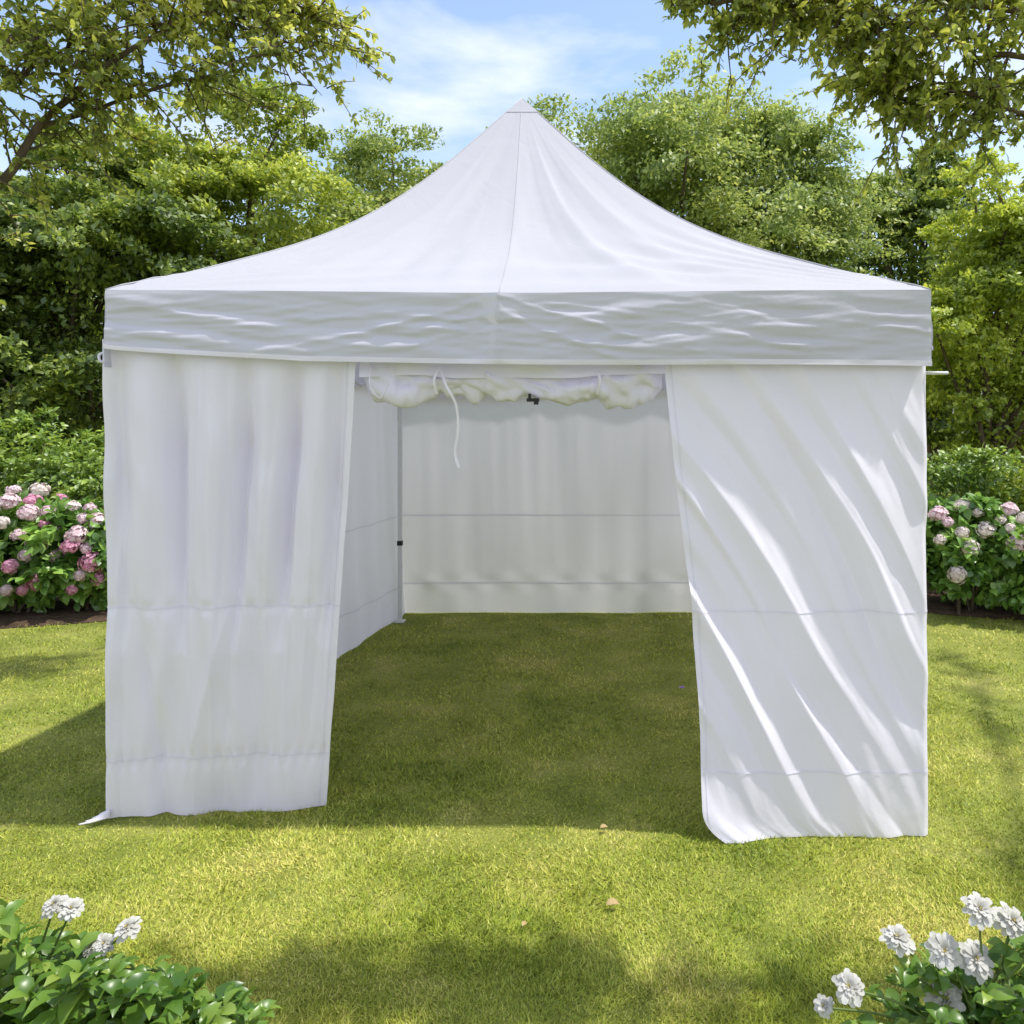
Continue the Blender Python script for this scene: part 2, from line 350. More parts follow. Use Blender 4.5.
for fa,u in ((faces[0],0.0),(faces[0],1.0),(faces[2],0.0),(faces[2],1.0)):
    mb=MB(); mb.tube(roofpt(roofface(*fa),u),.0032,6); mb.build('ridge_seam',M['roof'],roof)
mb=MB(); mb.tube(roofpt(roofface(*faces[0]),SC),.0022,6); mb.build('ridge_seam',M['roof'],roof)
capV=[];capF=[];q=0
for a in faces:
    fn=roofface(*a)
    f2=lambda U,T,fn=fn:(lambda r:(PK[0]+(r[0]-PK[0])*1.02,PK[1]+(r[1]-PK[1])*1.02,r[2]+.003))(fn(U,T))
    V,Fq=sheet(f2,10,8,0,1,0.002,.06); capV.append(V); capF.append(Fq+q); q+=len(V)
obj('peak_cap',np.concatenate(capV),np.concatenate(capF),M['roof'],tent)
def valfn(c0,c1,front,sd,zb0=1.70,zb1=1.64):
    def fn(U,V):
        ex=c0[0]+(c1[0]-c0[0])*U; ey=c0[1]+(c1[1]-c0[1])*U
        d=unit(np.array([c1[1]-c0[1],-(c1[0]-c0[0])]))
        bow=np.clip(1-np.abs(U-SC)/.5,0,1)**1.5
        zt=np.full_like(U,ZE); zb=zb0+(zb1-zb0)*U
        o=0*U
        if front:
            ey=ey-.03*bow*(1-.3*V); zt=zt-.018*bow
            zb=1.706-.045*np.clip(U/.25,0,1)**.7-.02*U+.004*np.sin(U*9)
            sv=np.sin(np.pi*np.clip(V,0,1))**.6
            side=np.where(U>SC,1,-1); x=np.abs(U-SC)
            # drag lines that fan out from the middle crease and fall to the sides
            for q0,sl_,wd,am in ((.02,.9,.045,.004),(.08,1.7,.06,.005),(.14,2.8,.045,.006),(.25,4.2,.06,.006),(.10,1.25,.04,-.003),(.55,1.4,.05,.004),(.72,.8,.05,.004),(-.25,1.5,.05,.005),(-.55,2.0,.06,.005),(.42,.6,.045,-.003)):
                qq=(V-q0-sl_*x*(1+.15*side)+.10*vn(U*6,V*0+q0*9,sd)+.05*vn(U*17,V*2+q0*5,sd+5))/np.sqrt(1+(.09*sl_)**2)
                o=o+am*fold(qq,wd)*np.clip(1.2-x*1.2,0.3,1)*(.6+.6*vn(U*9,V*0+q0*31,sd+6))
            o=o+.006*vn(U*4,V*2.6+x*4,sd)+.005*vn(U*8,V*6+x*9,sd+2)+.0035*vn(U*17,V*13-U*9,sd+3)+.002*vn(U*40+V*9,V*16,sd+4)
            o=o*sv
            o=o+.020*np.exp(-np.abs(U-SC)/.016)*(1-.35*V)*np.clip(1-V,0,1)**.35-.011*gs(U-SC+.03,.02)*sv
            o=np.maximum(o,-.006)
        else:
            o=.012*vn(U*6,V*3,sd)*V
        o=o+.006*V
        Z=zt+(zb-zt)*V
        return ex+d[0]*o,ey+d[1]*o,Z
    return fn
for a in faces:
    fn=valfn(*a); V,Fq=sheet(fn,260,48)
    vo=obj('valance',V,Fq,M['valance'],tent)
    d=unit(np.array([a[1][1]-a[0][1],-(a[1][0]-a[0][0])]))
    off=lambda U,T,fn=fn,d=d:(lambda r:(r[0]+d[0]*.0025,r[1]+d[1]*.0025,r[2]))(fn(U,T))
    V,Fq=sheet(off,200,2,0,1,.93,1.0); obj('hem',V,Fq,M['fabric'],vo)
# curtains
ZT=1.74
CR=np.random.default_rng(5)
CRE=[(CR.uniform(.03,.97),CR.uniform(.010,.02),CR.choice([-1,1])*CR.uniform(.004,.008),CR.uniform(-.10,.10),CR.uniform(.05,.8),CR.uniform(.15,.4)) for _ in range(26)]
def leftfn(U,V):
    xr=-.845+(-.985+.845)*V**1.15; xl=XL-.016+.030*V-.006*np.sin(V*7)
    X=xl+(xr-xl)*U
    Y=YC+.014+(.075*V**2)*U-.012*V*(1-U)
    Z=ZT*(1-V)+.004+.006*np.sin(U*7+1)*np.clip((V-.95)/.05,0,1)
    up=np.clip(1-(V/.66)**3,0,1)*np.clip(V*4+.10,0,1); lo=np.clip((V-.45)/.25,0,1)
    dr=.08*(V-.3)
    o=.050*fold(U-.09,.040)-.022*gs(U-.20-dr*.3,.055)+.088*fold(U-.315-dr*.9,.040)-.024*gs(U-.44+dr*.2,.065)+.094*fold(U-.565+dr*.5,.045)
    o=o-.024*gs(U-.665-dr,.05)+.092*fold(U-.755+.5*dr,.038)-.020*gs(U-.85-.5*dr,.05)+.050*fold(U-.94-.3*dr,.028)
    o=o*up
    o=o+.020*vn(U*4.5,V*2.2+2,71)*(.1+.9*V)+.010*vn(U*10+V*4,V*5,72)*np.clip(V*6,0,1)+.005*vn(U*20-V*7,V*9,73)*np.clip(V*6,0,1)+.008*vn(U*24,V*1.5,74)*np.clip(1-V,0,1)*np.clip(V*6,0,1)
    for u0,wd,am,sl_,vc,vl in CRE: o=o+am*fold(U-u0-sl_*(V-vc),wd)*gs(V-vc,vl)*np.clip(V*6,0,1)
    o=o-.024*gs(U-.27+.32*(V-.6),.05)*lo*np.clip((1-V)*4,0,1)+.036*fold(U-.62-.2*(V-.6),.07)*lo-.022*fold(U-.47+.5*(V-.7),.045)*lo*np.clip((1-V)*4,0,1)+.026*fold(U-.16-.25*(V-.6),.04)*lo
    o=o+.008*gs(V-.56,.014)*np.sin(U*38)**2+.008*gs(V-.88,.02)*np.sin(U*60)**2
    o=o+.014*np.sin(U*13+1)*np.clip((V-.85)/.15,0,1)
    Y=Y+o
    k=np.clip(1-U/.03,0,1); Y=Y+.04*k**2
    return X,Y,Z
FR=np.random.default_rng(12)
RF=[]
_q=-.95
for _i in range(19):
    RF.append((_q,FR.uniform(.045,.08),(1 if _i%2 else -1)*FR.uniform(.018,.032),FR.uniform(-.08,.08),FR.uniform(.15,.7),FR.uniform(.7,1.5))); _q+=FR.uniform(.07,.125)
for _i in range(30):
    RF.append((FR.uniform(-.95,.85),FR.uniform(.014,.026),FR.choice([-1,1])*FR.uniform(.003,.006),FR.uniform(-.14,.14),FR.uniform(.05,.85),FR.uniform(.15,.45)))
def rightfn(U,V):
    xl=np.interp(V,[0,.25,.55,.8,.94],[.262,.30,.362,.388,.388])+.075*np.clip((V-.94)/.06,0,1)**2.6; xr=XR+.006+(-.058)*V
    X=xl+(xr-xl)*U
    Z=ZT*(1-V)+.004
    Y=YC+.014-.115*V**1.25
    u=U*.95; v=V*1.7
    qv=u-.46*v-.10*v*v+.04*vn(u*2,v*1.6,80)
    env=np.clip(V*6,0,1)*(.75+.25*np.sin(np.pi*np.clip(V*.95,0,1)))
    o=0*U
    for q0,wd,am,tw,vc,vl in RF:
        o=o+am*fold(qv-q0-tw*np.sin(v*1.6+q0*9),wd)*gs(V-vc,vl)
    o=o+.003*vn(qv*20,v*1.3,84)
    low=np.clip((1.0-V)/.3,.3,1)
    edge=1-.6*np.clip((U-.88)/.11,0,1)
    back=.014*np.clip(1-V*3,0,1)
    o=o*env*low*edge*.82+back
    o=o+.010*vn(U*4,V*3,81)*edge*np.clip(V*5,0,1)+.004*vn(U*11-V*9,V*7,82)*edge+.002*vn(U*24-V*16,V*12,83)
    o=o-.05*gs(U,.16)*np.clip((V-.88)/.12,0,1)**1.5
    Y=Y+o
    k=np.clip(1-(1-U)/.03,0,1); Y=Y+.03*k**2*(1-.5*V)
    return X,Y,Z
def wallfn(p0,p1,sd,amp=.03,zt=1.72,flare=(0,0,0,0)):
    p0=np.array(p0);p1=np.array(p1); d=unit(np.array([p1[1]-p0[1],-(p1[0]-p0[0])]))
    def fn(U,V):
        o=amp*vn(U*9,V*.9,sd)+amp*.5*vn(U*4+V*2,V*2,sd+1)+amp*.45*vn(U*20,V*1.2,sd+2)+amp*.4*vn(U*34,V*.8,sd+3)*(1-V)
        o=o*(.35+.65*np.sin(np.pi*np.clip(V,.0,.8)))
        o=o+amp*.6*np.sin(U*21)*np.clip((V-.85)/.15,0,1)+amp*.3*np.sin(U*55)*gs(V-.86,.03)
        e=.5*(np.clip(U*12,0,1)*np.clip((1-U)*12,0,1))+.5
        o=o*e
        fx=(flare[0]+(flare[2]-flare[0])*U)*V; fy=(flare[1]+(flare[3]-flare[1])*U)*V
        return p0[0]+(p1[0]-p0[0])*U+d[0]*o+fx,p0[1]+(p1[1]-p0[1])*U+d[1]*o+fy,zt*(1-V)+.004
    return fn
def seamstrips(fn,parent,dvec,vs,nu=120,h=.006):
    for v0 in vs:
        off=lambda U,T:(lambda r:(r[0]+dvec[0]*.0022,r[1]+dvec[1]*.0022,r[2]))(fn(U,T))
        V,Fq=sheet(off,nu,2,0,1,v0-h/2,v0+h/2); obj('seam',V,Fq,M['seam'],parent)
def vstrip(fn,parent,dvec,u0,u1,nv=120):
    off=lambda U,T:(lambda r:(r[0]+dvec[0]*.0022,r[1]+dvec[1]*.0022,r[2]))(fn(U,T))
    V,Fq=sheet(off,2,nv,u0,u1,0,1); obj('seam',V,Fq,M['seam'],parent)
vz=lambda z:1-z/ZT
V,Fq=sheet(leftfn,260,260); lc=obj('front_curtain',V,Fq,M['fabric'],tent,label='left front curtain hanging straight in soft vertical folds')
seamstrips(leftfn,lc,(0,-1),(vz(.765),vz(.21)),260,.0045); vstrip(leftfn,lc,(0,-1),.965,.971,260)
V,Fq=sheet(rightfn,270,300); rc=obj('front_curtain',V,Fq,M['fabric'],tent,label='right front curtain pulled into long diagonal folds')
seamstrips(rightfn,rc,(0,-1),(vz(.765),vz(.215)),270,.0045); vstrip(rightfn,rc,(0,-1),.022,.028,300)
vw=lambda z:1-z/1.72
for p0,p1,sd,dv,lab,am,fl in (((XL+.03,YF+.05),(BXL,YB),91,(1,0),'left side wall seen through the doorway',.026,(0,0,0,FLARE)),((BXL,YB),(BXR,YB),95,(0,-1),'back wall seen through the doorway',.014,(0,FLARE,0,FLARE)),((BXR,YB),(XR-.015,YF+.05),99,(-1,0),'right side wall on the sunny side',.026,(0,FLARE,0,0))):
    fn=wallfn(p0,p1,sd,am,1.72,fl); V,Fq=sheet(fn,190,110); wo=obj('wall_panel',V,Fq,M['wall'],tent,label=lab)
    seamstrips(fn,wo,dv,(vw(.765),vw(.235)),190,.006)
# rolled door
x0,x1=(366-CX)*2.75/F,(662-CX)*2.75/F
def rollfn(U,V):
    a=V*2*np.pi
    X=x0+(x1-x0)*U
    shp=np.interp(U,[0,.03,.1,.25,.4,.58,.75,.9,.97,1],[.6,1.2,1.3,.9,.85,.66,.9,1.05,.95,.5])
    rad=.060*shp*(1+.30*vn(U*9,np.cos(a)*1.2+3,61)+.26*vn(U*22+np.sin(a),np.sin(a)*2+5,62)+.16*vn(U*6+V*3,V*0+2,63)+.12*vn(U*48,np.cos(a)*3+9,68))
    pin=1-.34*gs(U-.25,.018)-.22*gs(U-.78,.018)
    rad=rad*pin*(1+.14*np.sin(a*3+U*14))
    zc=1.592-.012*np.sin(np.pi*U)+.020*vn(U*6,0*U,64)-.014*gs(U-.08,.08)
    return X,2.765+rad*np.cos(a)*.8,zc+rad*np.sin(a)*1.05
V,Fq=sheet(rollfn,220,56); roll=obj('rolled_door',V,Fq,M['roll'],tent)
def flapfn(U,V):
    X=x0-.01+(x1-x0+.02)*U; Z=1.78-.17*V-.01*vn(U*6,V,66)
    return X,2.725+.012*vn(U*7,V*3,65)-.02*V,Z
V,Fq=sheet(flapfn,90,16); obj('door_header',V,Fq,M['roll'],tent)
def strap(pts,wd):
    pts=smoothpts(pts,40); V=[];Fs=[]
    for i,p in enumerate(pts):
        a=.5*math.sin(i*.25); V+=[p-[wd*math.cos(a),wd*math.sin(a),0],p+[wd*math.cos(a),wd*math.sin(a),0]]
    for i in range(len(pts)-1): Fs.append((2*i,2*i+1,2*i+3,2*i+2))
    return obj('tie_strap',V,Fs,M['fabric'],roll)
strap([P(440,368,2.70),P(446,385,2.66),P(456,405,2.665),P(458,430,2.68),P(455,452,2.69),P(459,468,2.69)],.005)
strap([P(440,366,2.70),P(434,380,2.67),P(437,394,2.69)],.005)
strap([P(596,368,2.70),P(600,380,2.68),P(597,394,2.70)],.005)
mb=MB(); mb.tube(smoothpts([P(372,366,2.69),P(370,385,2.66),P(380,398,2.66),P(388,384,2.66)],20),.003,6); mb.build('tie_strap',M['fabric'],roll)
# frame
for (x,y) in ((XL+.06,YF+.07),(XR-.05,YF+.07),(BXL+.04,YB-.06),(BXR-.04,YB-.06)):
    mb=MB(); mb.box((x,y,.93),(.028,.028,1.84)); lg=mb.build('leg',M['metal'],tent,False)
    mb=MB(); mb.box((x,y,.009),(.07,.07,.012)); mb.build('foot_plate',M['metal'],lg,False)
    mb=MB(); mb.box((x,y,.585),(.036,.036,.035)); mb.build('slider',M['black'],lg,False)
cor=[(XL+.06,YF+.07),(XR-.05,YF+.07),(BXR-.04,YB-.06),(BXL+.04,YB-.06)]
for k in range(4):
    a=np.array(cor[k]); b=np.array(cor[(k+1)%4]); mb=MB()
    for i in range(4):
        p=a+(b-a)*i/4; q2=a+(b-a)*(i+1)/4
        for z0,z1 in ((1.70,1.86),(1.86,1.70)): mb.tube([(p[0],p[1],z0),(q2[0],q2[1],z1)],.008,6)
    mb.build('truss',M['metal'],tent)
mb=MB(); mb.tube([(PK[0],PK[1],2.1),(PK[0],PK[1],3.25)],.018,10); mb.build('peak_pole',M['metal'],tent)
mb=MB()
c=P(533,400,2.72); mb.box(c,(.045,.025,.012)); mb.box(c+[.012,-.004,-.010],(.016,.026,.014)); mb.box(c+[-.012,-.002,.012],(.010,.018,.022)); mb.build('buckle',M['black'],tent,False)
mb=MB(); mb.tube([P(926,373,2.70),P(948,373,2.70)],.006,8); mb.build('pole_end',M['metal'],tent)
mb=MB(); mb.tube(smoothpts([P(106,352,2.70),P(99,355,2.69),P(101,362,2.69),P(107,358,2.7)],12),.005,6); mb.build('corner_tie',M['fabric'],tent)
mb=MB()
for k in range(4):
    mb.tube(smoothpts([(XL+.045,YF-.03,.04-.006*k),(XL+.022-.004*k,YF-.04-.01*k,.036-.004*k),(XL+.004-.010*k,YF-.03-.02*k,.024)],10),np.linspace(.006,.002,10),6)
mb.build('ground_tie',M['fabric'],tent)

# ------------------------------------------------------------------ trees
GT='trees behind the tent'
def at(px,Y): return (px-CX)*Y/F
tree('leafy_tree','large dark dense tree at the far left behind the hydrangeas',(at(70,9.2),9.4),(at(70,9.2),9.3,2.7),(2.0,1.5,2.2),46,90000,.088,M['leafdark'],101,.2,group=GT)
tree('leafy_tree','dark dense tree filling the left edge of the photo',(at(-130,8.6),8.9),(at(-130,8.6),8.8,2.9),(1.8,1.5,2.3),36,36000,.11,M['leafdark'],111,.2,group=GT)
tree('leafy_tree','mid green bushy tree just left of the tent roof',(at(248,10),10.2),(at(248,10),10.2,3.55),(1.85,1.4,2.55),64,104000,.080,M['leafmid'],102,.16,group=GT)
tree('leafy_tree','pale green tree peeping over the left roof slope',(at(385,12.5),12.6),(at(385,12.5),12.6,4.15),(1.55,1.2,2.3),70,104000,.086,M['leafpale'],103,.16,cl=(.34,.52),group=GT,fill=.20)
tree('leafy_tree','big broad pale green tree right behind the tent roof',(at(708,13),13.2),(at(708,13),13.2,4.75),(2.85,2.0,2.95),104,165000,.092,M['leafpale'],104,.24,cl=(.26,.44),group=GT,fill=.20)
tree('leafy_tree','dark shaded tree between the broad tree and the yellow green tree',(at(925,15.5),15.6),(at(925,15.5),15.6,4.3),(1.8,1.5,3.4),48,64000,.115,M['leafdark'],105,.2,group=GT,fill=.16)
tree('leafy_tree','yellow green tree in sunlight at the right edge',(at(1000,8),8.2),(at(1000,8),8.2,2.55),(.9,.9,1.85),40,58000,.066,M['leafyellow'],106,.1,group=GT)
tree('leafy_tree','mid green tree partly outside the right edge',(at(1120,9.5),9.6),(at(1120,9.5),9.6,3.0),(1.2,1.2,2.4),32,32000,.10,M['leafmid'],107,.14,group=GT)
rng=np.random.default_rng(77); NW=85000
xw=rng.uniform(-26,26,NW); topw=6.0+1.0*vn(xw*.35,0*xw,7)+.6*vn(xw*1.1,0*xw,8)
zw=topw*rng.uniform(0,1,NW)**.8; yw=19+1.6*vn(xw*.7,zw*.7,9)+rng.normal(0,.5,NW)
leaves('woodland',np.stack([xw,yw,zw],-1),rng.normal(size=(NW,3)),rng.normal(0,.5,(NW,3))+[0,-.5,.6],rng.uniform(.2,.34,NW),DIAMOND,M['leafmid'])
tag(bpy.data.objects['woodland'],'far dark green woodland behind the trees','woodland',kind='stuff')

# shrubs
def shrub(name,label,c,rad,ncl,nl,ls,mat,seed,cat='bush',group=None,tm=LEAF):
    rng=np.random.default_rng(seed); root=empty(name,(c[0],c[1],0),label,cat,group)
    cc,pos,aa,nn=crown(rng,c,rad,ncl,nl,(.26,.44),.15,.45,fill=.15,nspray=14,flat=.7); k=pos[:,2]>.03
    leaves('foliage',pos[k],aa[k],nn[k],rng.uniform(.65,1.2,k.sum())*ls,tm,mat,root,True)
    mb=MB()
    for q in cc[:14]:
        b=np.array([c[0]+rng.normal(0,.06),c[1]+rng.normal(0,.06),0]); mb.tube(smoothpts([b,(b+q)/2+rng.normal(0,.04,3),q],6),np.linspace(.014,.004,6),5)
    mb.build('stem',M['bark'],root)
    return root
GH='green bushes behind the flower beds'
shrub('garden_bush','rounded green bush behind the pink hydrangeas at the left edge',(at(15,6.9),6.9,.88),(.62,.5,.70),34,8000,.062,M['leafhedge'],201,group=GH)
shrub('garden_bush','green bush between pink hydrangeas and the left tent wall',(at(95,7.1),7.1,.80),(.55,.5,.64),30,7000,.062,M['leafhedge'],202,group=GH)
shrub('garden_bush','shaded bush beyond the left edge of the hydrangea bed',(at(-90,6.8),6.8,.8),(.6,.5,.62),22,3500,.07,M['leafmid'],203,group=GH)
shrub('garden_bush','low green bush behind the pale hydrangeas beside the tent',(at(955,6.9),6.9,.68),(.55,.5,.52),30,7000,.06,M['leafhedge'],204,group=GH)
shrub('garden_bush','green bush behind the pale hydrangeas at the right edge',(at(1050,6.8),6.8,.74),(.55,.5,.53),30,7000,.06,M['leafmid'],205,group=GH)

# mophead flowers
def mophead_geo(r,seed,sq=.8,nf=110):
    rng=np.random.default_rng(seed); i=np.arange(nf); ph=i*2.39996; z=1-1.6*(i+.5)/nf
    rr=np.sqrt(np.clip(1-z*z,0,1)); e=np.stack([rr*np.cos(ph),rr*np.sin(ph),z],-1)
    e=unit(e+rng.normal(0,.12,(nf,3))); lump=1+.25*vn(e[:,0]*2+3,e[:,1]*2+e[:,2]*2,seed)
    c=e*(r*rng.uniform(.76,1.16,nf)*lump)[:,None]*[1,1,sq]
    t1=unit(np.cross(e,rng.normal(size=(nf,3)))); t2=np.cross(e,t1)
    Cs=[];As=[];Ns=[]
    for k in range(4):
        a=k*math.pi/2; Cs.append(c); As.append(t1*math.cos(a)+t2*math.sin(a)+e*.2+rng.normal(0,.1,(nf,3))); Ns.append(e)
    V,Fq=leafgeo(np.concatenate(Cs),np.concatenate(As),np.concatenate(Ns),np.full(nf*4,r*.33),FLORET)
    core=lambda U,W:(.70*r*np.sin(np.pi*W)*np.cos(2*np.pi*U),.70*r*np.sin(np.pi*W)*np.sin(2*np.pi*U),.70*r*sq*np.cos(np.pi*W))
    V2,F2=sheet(core,14,9); return np.concatenate([V,V2]),np.concatenate([Fq,F2+len(V)])
HEADS={}
def headmesh(mat,var):
    key=(mat,var)
    if key not in HEADS:
        V,Fq=mophead_geo(1.0,300+var*7,[.70,.55,.76][var]); o=obj('flower_head',V,Fq,M[mat],None,False); me=o.data; bpy.data.objects.remove(o); HEADS[key]=me
    return HEADS[key]
def head(root,pos,r,nrm,mat,var):
    o=bpy.data.objects.new('flower_head',headmesh(mat,var)); COL.objects.link(o); o.parent=root
    o.location=Vector(np.array(pos)-ORG[root.name]); o.scale=(r,r,r)
    o.rotation_euler=Vector(nrm).to_track_quat('Z','Y').to_euler()
    return o
def hydrangea(label,c,rad,seed,flowers,rnd,mats,group):
    root=shrub('hydrangea_bush',label,c,rad,34,4800,.085,M['leafhyd'],seed,'bush',group,BROAD)
    rng=np.random.default_rng(seed+5); C_=np.array(c); R=np.array(rad)*1.2
    cam0=np.array([0,0,CH])
    for px,py,sz,mt in flowers:
        d=np.array([(px-CX)/F,1,(HY-py)/F]); oc=(cam0-C_)/R; dd=d/R
        A=dd@dd; B=2*oc@dd; Cc=oc@oc-1; D=B*B-4*A*Cc
        t=(-B-math.sqrt(D))/(2*A) if D>0 else -B/(2*A)
        p=cam0+d*t; nr=unit((p-C_)/R**2)+np.array([0,-.15,.35])
        head(root,p,sz*p[1]/F/2*.72,nr,mt,rng.integers(0,3))
    for k in range(rnd):
        a=rng.uniform(.1,math.pi-.1); z=rng.uniform(.2,.9); e=np.array([math.cos(a)*math.sqrt(1-z*z),math.sin(a)*math.sqrt(1-z*z),z])
        head(root,C_+e*R*.97,rng.uniform(.04,.055),e+[0,0,.3],mats[rng.integers(0,len(mats))],rng.integers(0,3))
    return root
GHY='hydrangea bushes in the flower beds'
hydrangea('hydrangea bush with pink and pale pink heads at the left edge',(at(22,5.75),5.7,.45),(.38,.33,.42),211,
  [(8,502,22,'palepink'),(40,490,20,'blush'),(28,512,22,'palepink'),(38,543,22,'palepink'),(58,556,20,'palepink'),(38,580,26,'pink'),(10,566,18,'pink'),(55,530,18,'palepink'),(2,522,16,'blush'),(18,535,14,'palepink'),(48,512,16,'palepink'),(60,572,14,'palepink'),(22,590,13,'pink'),(45,524,14,'pink'),(14,490,16,'palepink'),(62,498,15,'pink'),(25,555,15,'palepink'),(6,590,14,'palepink'),(30,500,14,'pink')],4,['pink','palepink'],GHY)
hydrangea('hydrangea bush with deep pink heads touching the left tent wall',(at(92,5.85),5.8,.43),(.33,.33,.39),212,
  [(77,535,22,'palepink'),(93,562,26,'pink'),(97,522,22,'palepink'),(72,507,16,'blush'),(99,579,16,'pink'),(70,546,18,'pink'),(84,518,15,'palepink'),(86,548,14,'palepink'),(80,575,14,'palepink'),(90,508,15,'palepink'),(72,590,13,'pink')],4,['pink','palepink'],GHY)
hydrangea('hydrangea bush mostly outside the left edge of the photo',(at(-60,5.6),5.6,.46),(.38,.33,.40),213,[],12,['pink','palepink'],GHY)
hydrangea('pale hydrangea bush touching the right tent wall',(at(962,5.8),5.8,.42),(.38,.33,.38),214,
  [(963,505,20,'blush'),(938,514,20,'palepink'),(986,530,20,'blush'),(962,532,16,'blush'),(957,574,22,'blush'),(970,548,20,'blush'),(948,522,14,'palepink'),(978,512,14,'blush'),(940,540,13,'blush')],4,['blush','palepink'],GHY)
hydrangea('pale hydrangea bush at the right edge of the photo',(at(1040,5.6),5.6,.44),(.38,.33,.38),215,
  [(1008,510,20,'palepink'),(1018,543,22,'palepink'),(1000,520,16,'blush'),(1024,518,18,'blush'),(1010,528,14,'blush')],6,['blush','palepink'],GHY)

# ------------------------------------------------------------------ foreground border plants
def plantleaves(root,rng,base,stems,ls):
    mb=MB(); C=[];A=[];N=[];S_=[]
    for tip in stems:
        tip=np.array(tip); b=np.array(base)+np.array([rng.normal(0,.05),rng.normal(0,.04),0])
        m=(b+tip)/2+np.array([0,0,.05])+rng.normal(0,.02,3)
        pts=smoothpts([b,m,tip],10); mb.tube(pts,np.linspace(.0045,.002,10),5)
        for j in range(3,10):
            a0=rng.uniform(0,6.28)
            for s in range(2 if j<9 else 4):
                a=a0+s*(math.pi if j<9 else math.pi/2)+rng.normal(0,.3)
                el=rng.uniform(-.2,.7) if j<9 else rng.uniform(.3,1.5)
                C.append(pts[j]); A.append([math.cos(a),math.sin(a),el]); N.append([rng.normal(0,.4),rng.normal(0,.4)-.1,1]); S_.append(ls*rng.uniform(.45,1.3)*(1 if j<9 else .8))
    leaves('foliage',np.array(C),np.array(A),np.array(N),np.array(S_),CURL,M['leafplant'],root,True)
    mb.build('stem',M['stem'],root)
def bloom(root,pos,r,nrm,seed):
    rng=np.random.default_rng(seed); C=[];A=[];N=[];S_=[]
    for ring,(n_,el,sc) in enumerate(((15,-.12,1.0),(14,.10,.86),(12,.38,.68),(9,.9,.48),(6,2.0,.30))):
        for k in range(n_):
            a=2*math.pi*(k+rng.uniform(-.3,.3))/n_+ring*.4
            C.append([math.cos(a)*.06*r,math.sin(a)*.06*r,.04*r*ring]); A.append([math.cos(a),math.sin(a),el+rng.normal(0,.17)]); N.append([-math.cos(a)*el,-math.sin(a)*el,1]); S_.append(r*sc*rng.uniform(.74,1.1))
    V,Fq=leafgeo(np.array(C),np.array(A),np.array(N),np.array(S_),PETAL)
    o=obj('flower_head',V,Fq,M['white'],None,True); o.parent=root; o.location=Vector(np.array(pos)-ORG[root.name]); o.rotation_euler=Vector(nrm).to_track_quat('Z','Y').to_euler()
    n2=40; i=np.arange(n2); ph=i*2.4; rr=np.sqrt(i/n2)*r*.16
    Cc=np.stack([rr*np.cos(ph),rr*np.sin(ph),np.full(n2,.24*r)],-1)
    V,Fq=leafgeo(Cc,np.stack([np.cos(ph),np.sin(ph),np.full(n2,2.)],-1),np.tile([0.3,0,1.],(n2,1)),np.full(n2,r*.14),DIAMOND)
    c=obj('flower_centre',V,Fq,M['centre'],None,False); c.parent=o
    return o
def flowerstem(root,base,pos,name='flower_stem'):
    mb=MB(); b=np.array(base); p=np.array(pos); mb.tube(smoothpts([b,(b+p)/2+[0,0,.05],p],10),.0024,6); mb.build(name,M['stem'],root)
rng=np.random.default_rng(400)
base=(-1.22,1.56,0); root=empty('border_plant',base,'broad leaved plant with small white flower clusters in the lower left corner','plant')
st=[]
for k in range(64):
    px=rng.uniform(-70,190); lim=np.interp(px,[-70,0,60,120,190],[898,910,938,960,988]); py=lim+(1060-lim)*rng.uniform(0,1)**1.2; st.append(P(px,py,rng.uniform(1.42,1.72)))
plantleaves(root,rng,base,st,.056)
for px,py,sz,nr in ((54,905,24,(-.2,-.5,1)),(71,909,24,(.4,-.5,1)),(127,928,26,(-.1,-.4,1)),(104,944,22,(.1,-.6,1)),(90,948,16,(-.4,-.5,1)),(-30,915,36,(0,-.4,1))):
    p=P(px,py,1.58); bloom(root,p,sz*1.58/F/2,nr,450+px); flowerstem(root,base,p-[0,0,.005])
base=(-.98,1.66,0); root=empty('border_plant',base,'low leafy plant without flowers spreading from the lower left corner','plant')
st=[]
for k in range(42):
    px=rng.uniform(70,262); lim=np.interp(px,[70,150,220,262],[965,973,990,1016]); py=rng.uniform(lim,1060); st.append(P(px,py,rng.uniform(1.5,1.75)))
plantleaves(root,rng,base,st,.048)
base=(.86,1.60,0); root=empty('border_plant',base,'plant with large white many petalled flowers in the lower right corner','plant')
st=[]
for k in range(66):
    px=rng.uniform(850,1090); lim=np.interp(px,[850,900,960,1090],[1000,968,932,912]); py=rng.uniform(lim,1060); st.append(P(px,py,rng.uniform(1.5,1.8)))
plantleaves(root,rng,base,st,.046)
for i,(px,py,sz,nr) in enumerate(((979,910,33,(.1,-.6,1)),(1012,922,35,(.3,-.6,1)),(897,939,33,(-.1,-.15,1)),(944,951,33,(-.2,-1,.9)),(975,959,36,(.1,-.9,1)),(945,998,42,(-.1,-1.1,.8)),(849,987,31,(-.3,-.6,.9)),(824,1006,20,(-.5,-.5,.8)),(1022,1002,22,(.4,-.7,1)))):
    Yd=1.56+.02*(i%3); p=P(px,py,Yd); bloom(root,p,sz*Yd/F/2,nr,500+i); flowerstem(root,base,p-[0,-.004,.006])

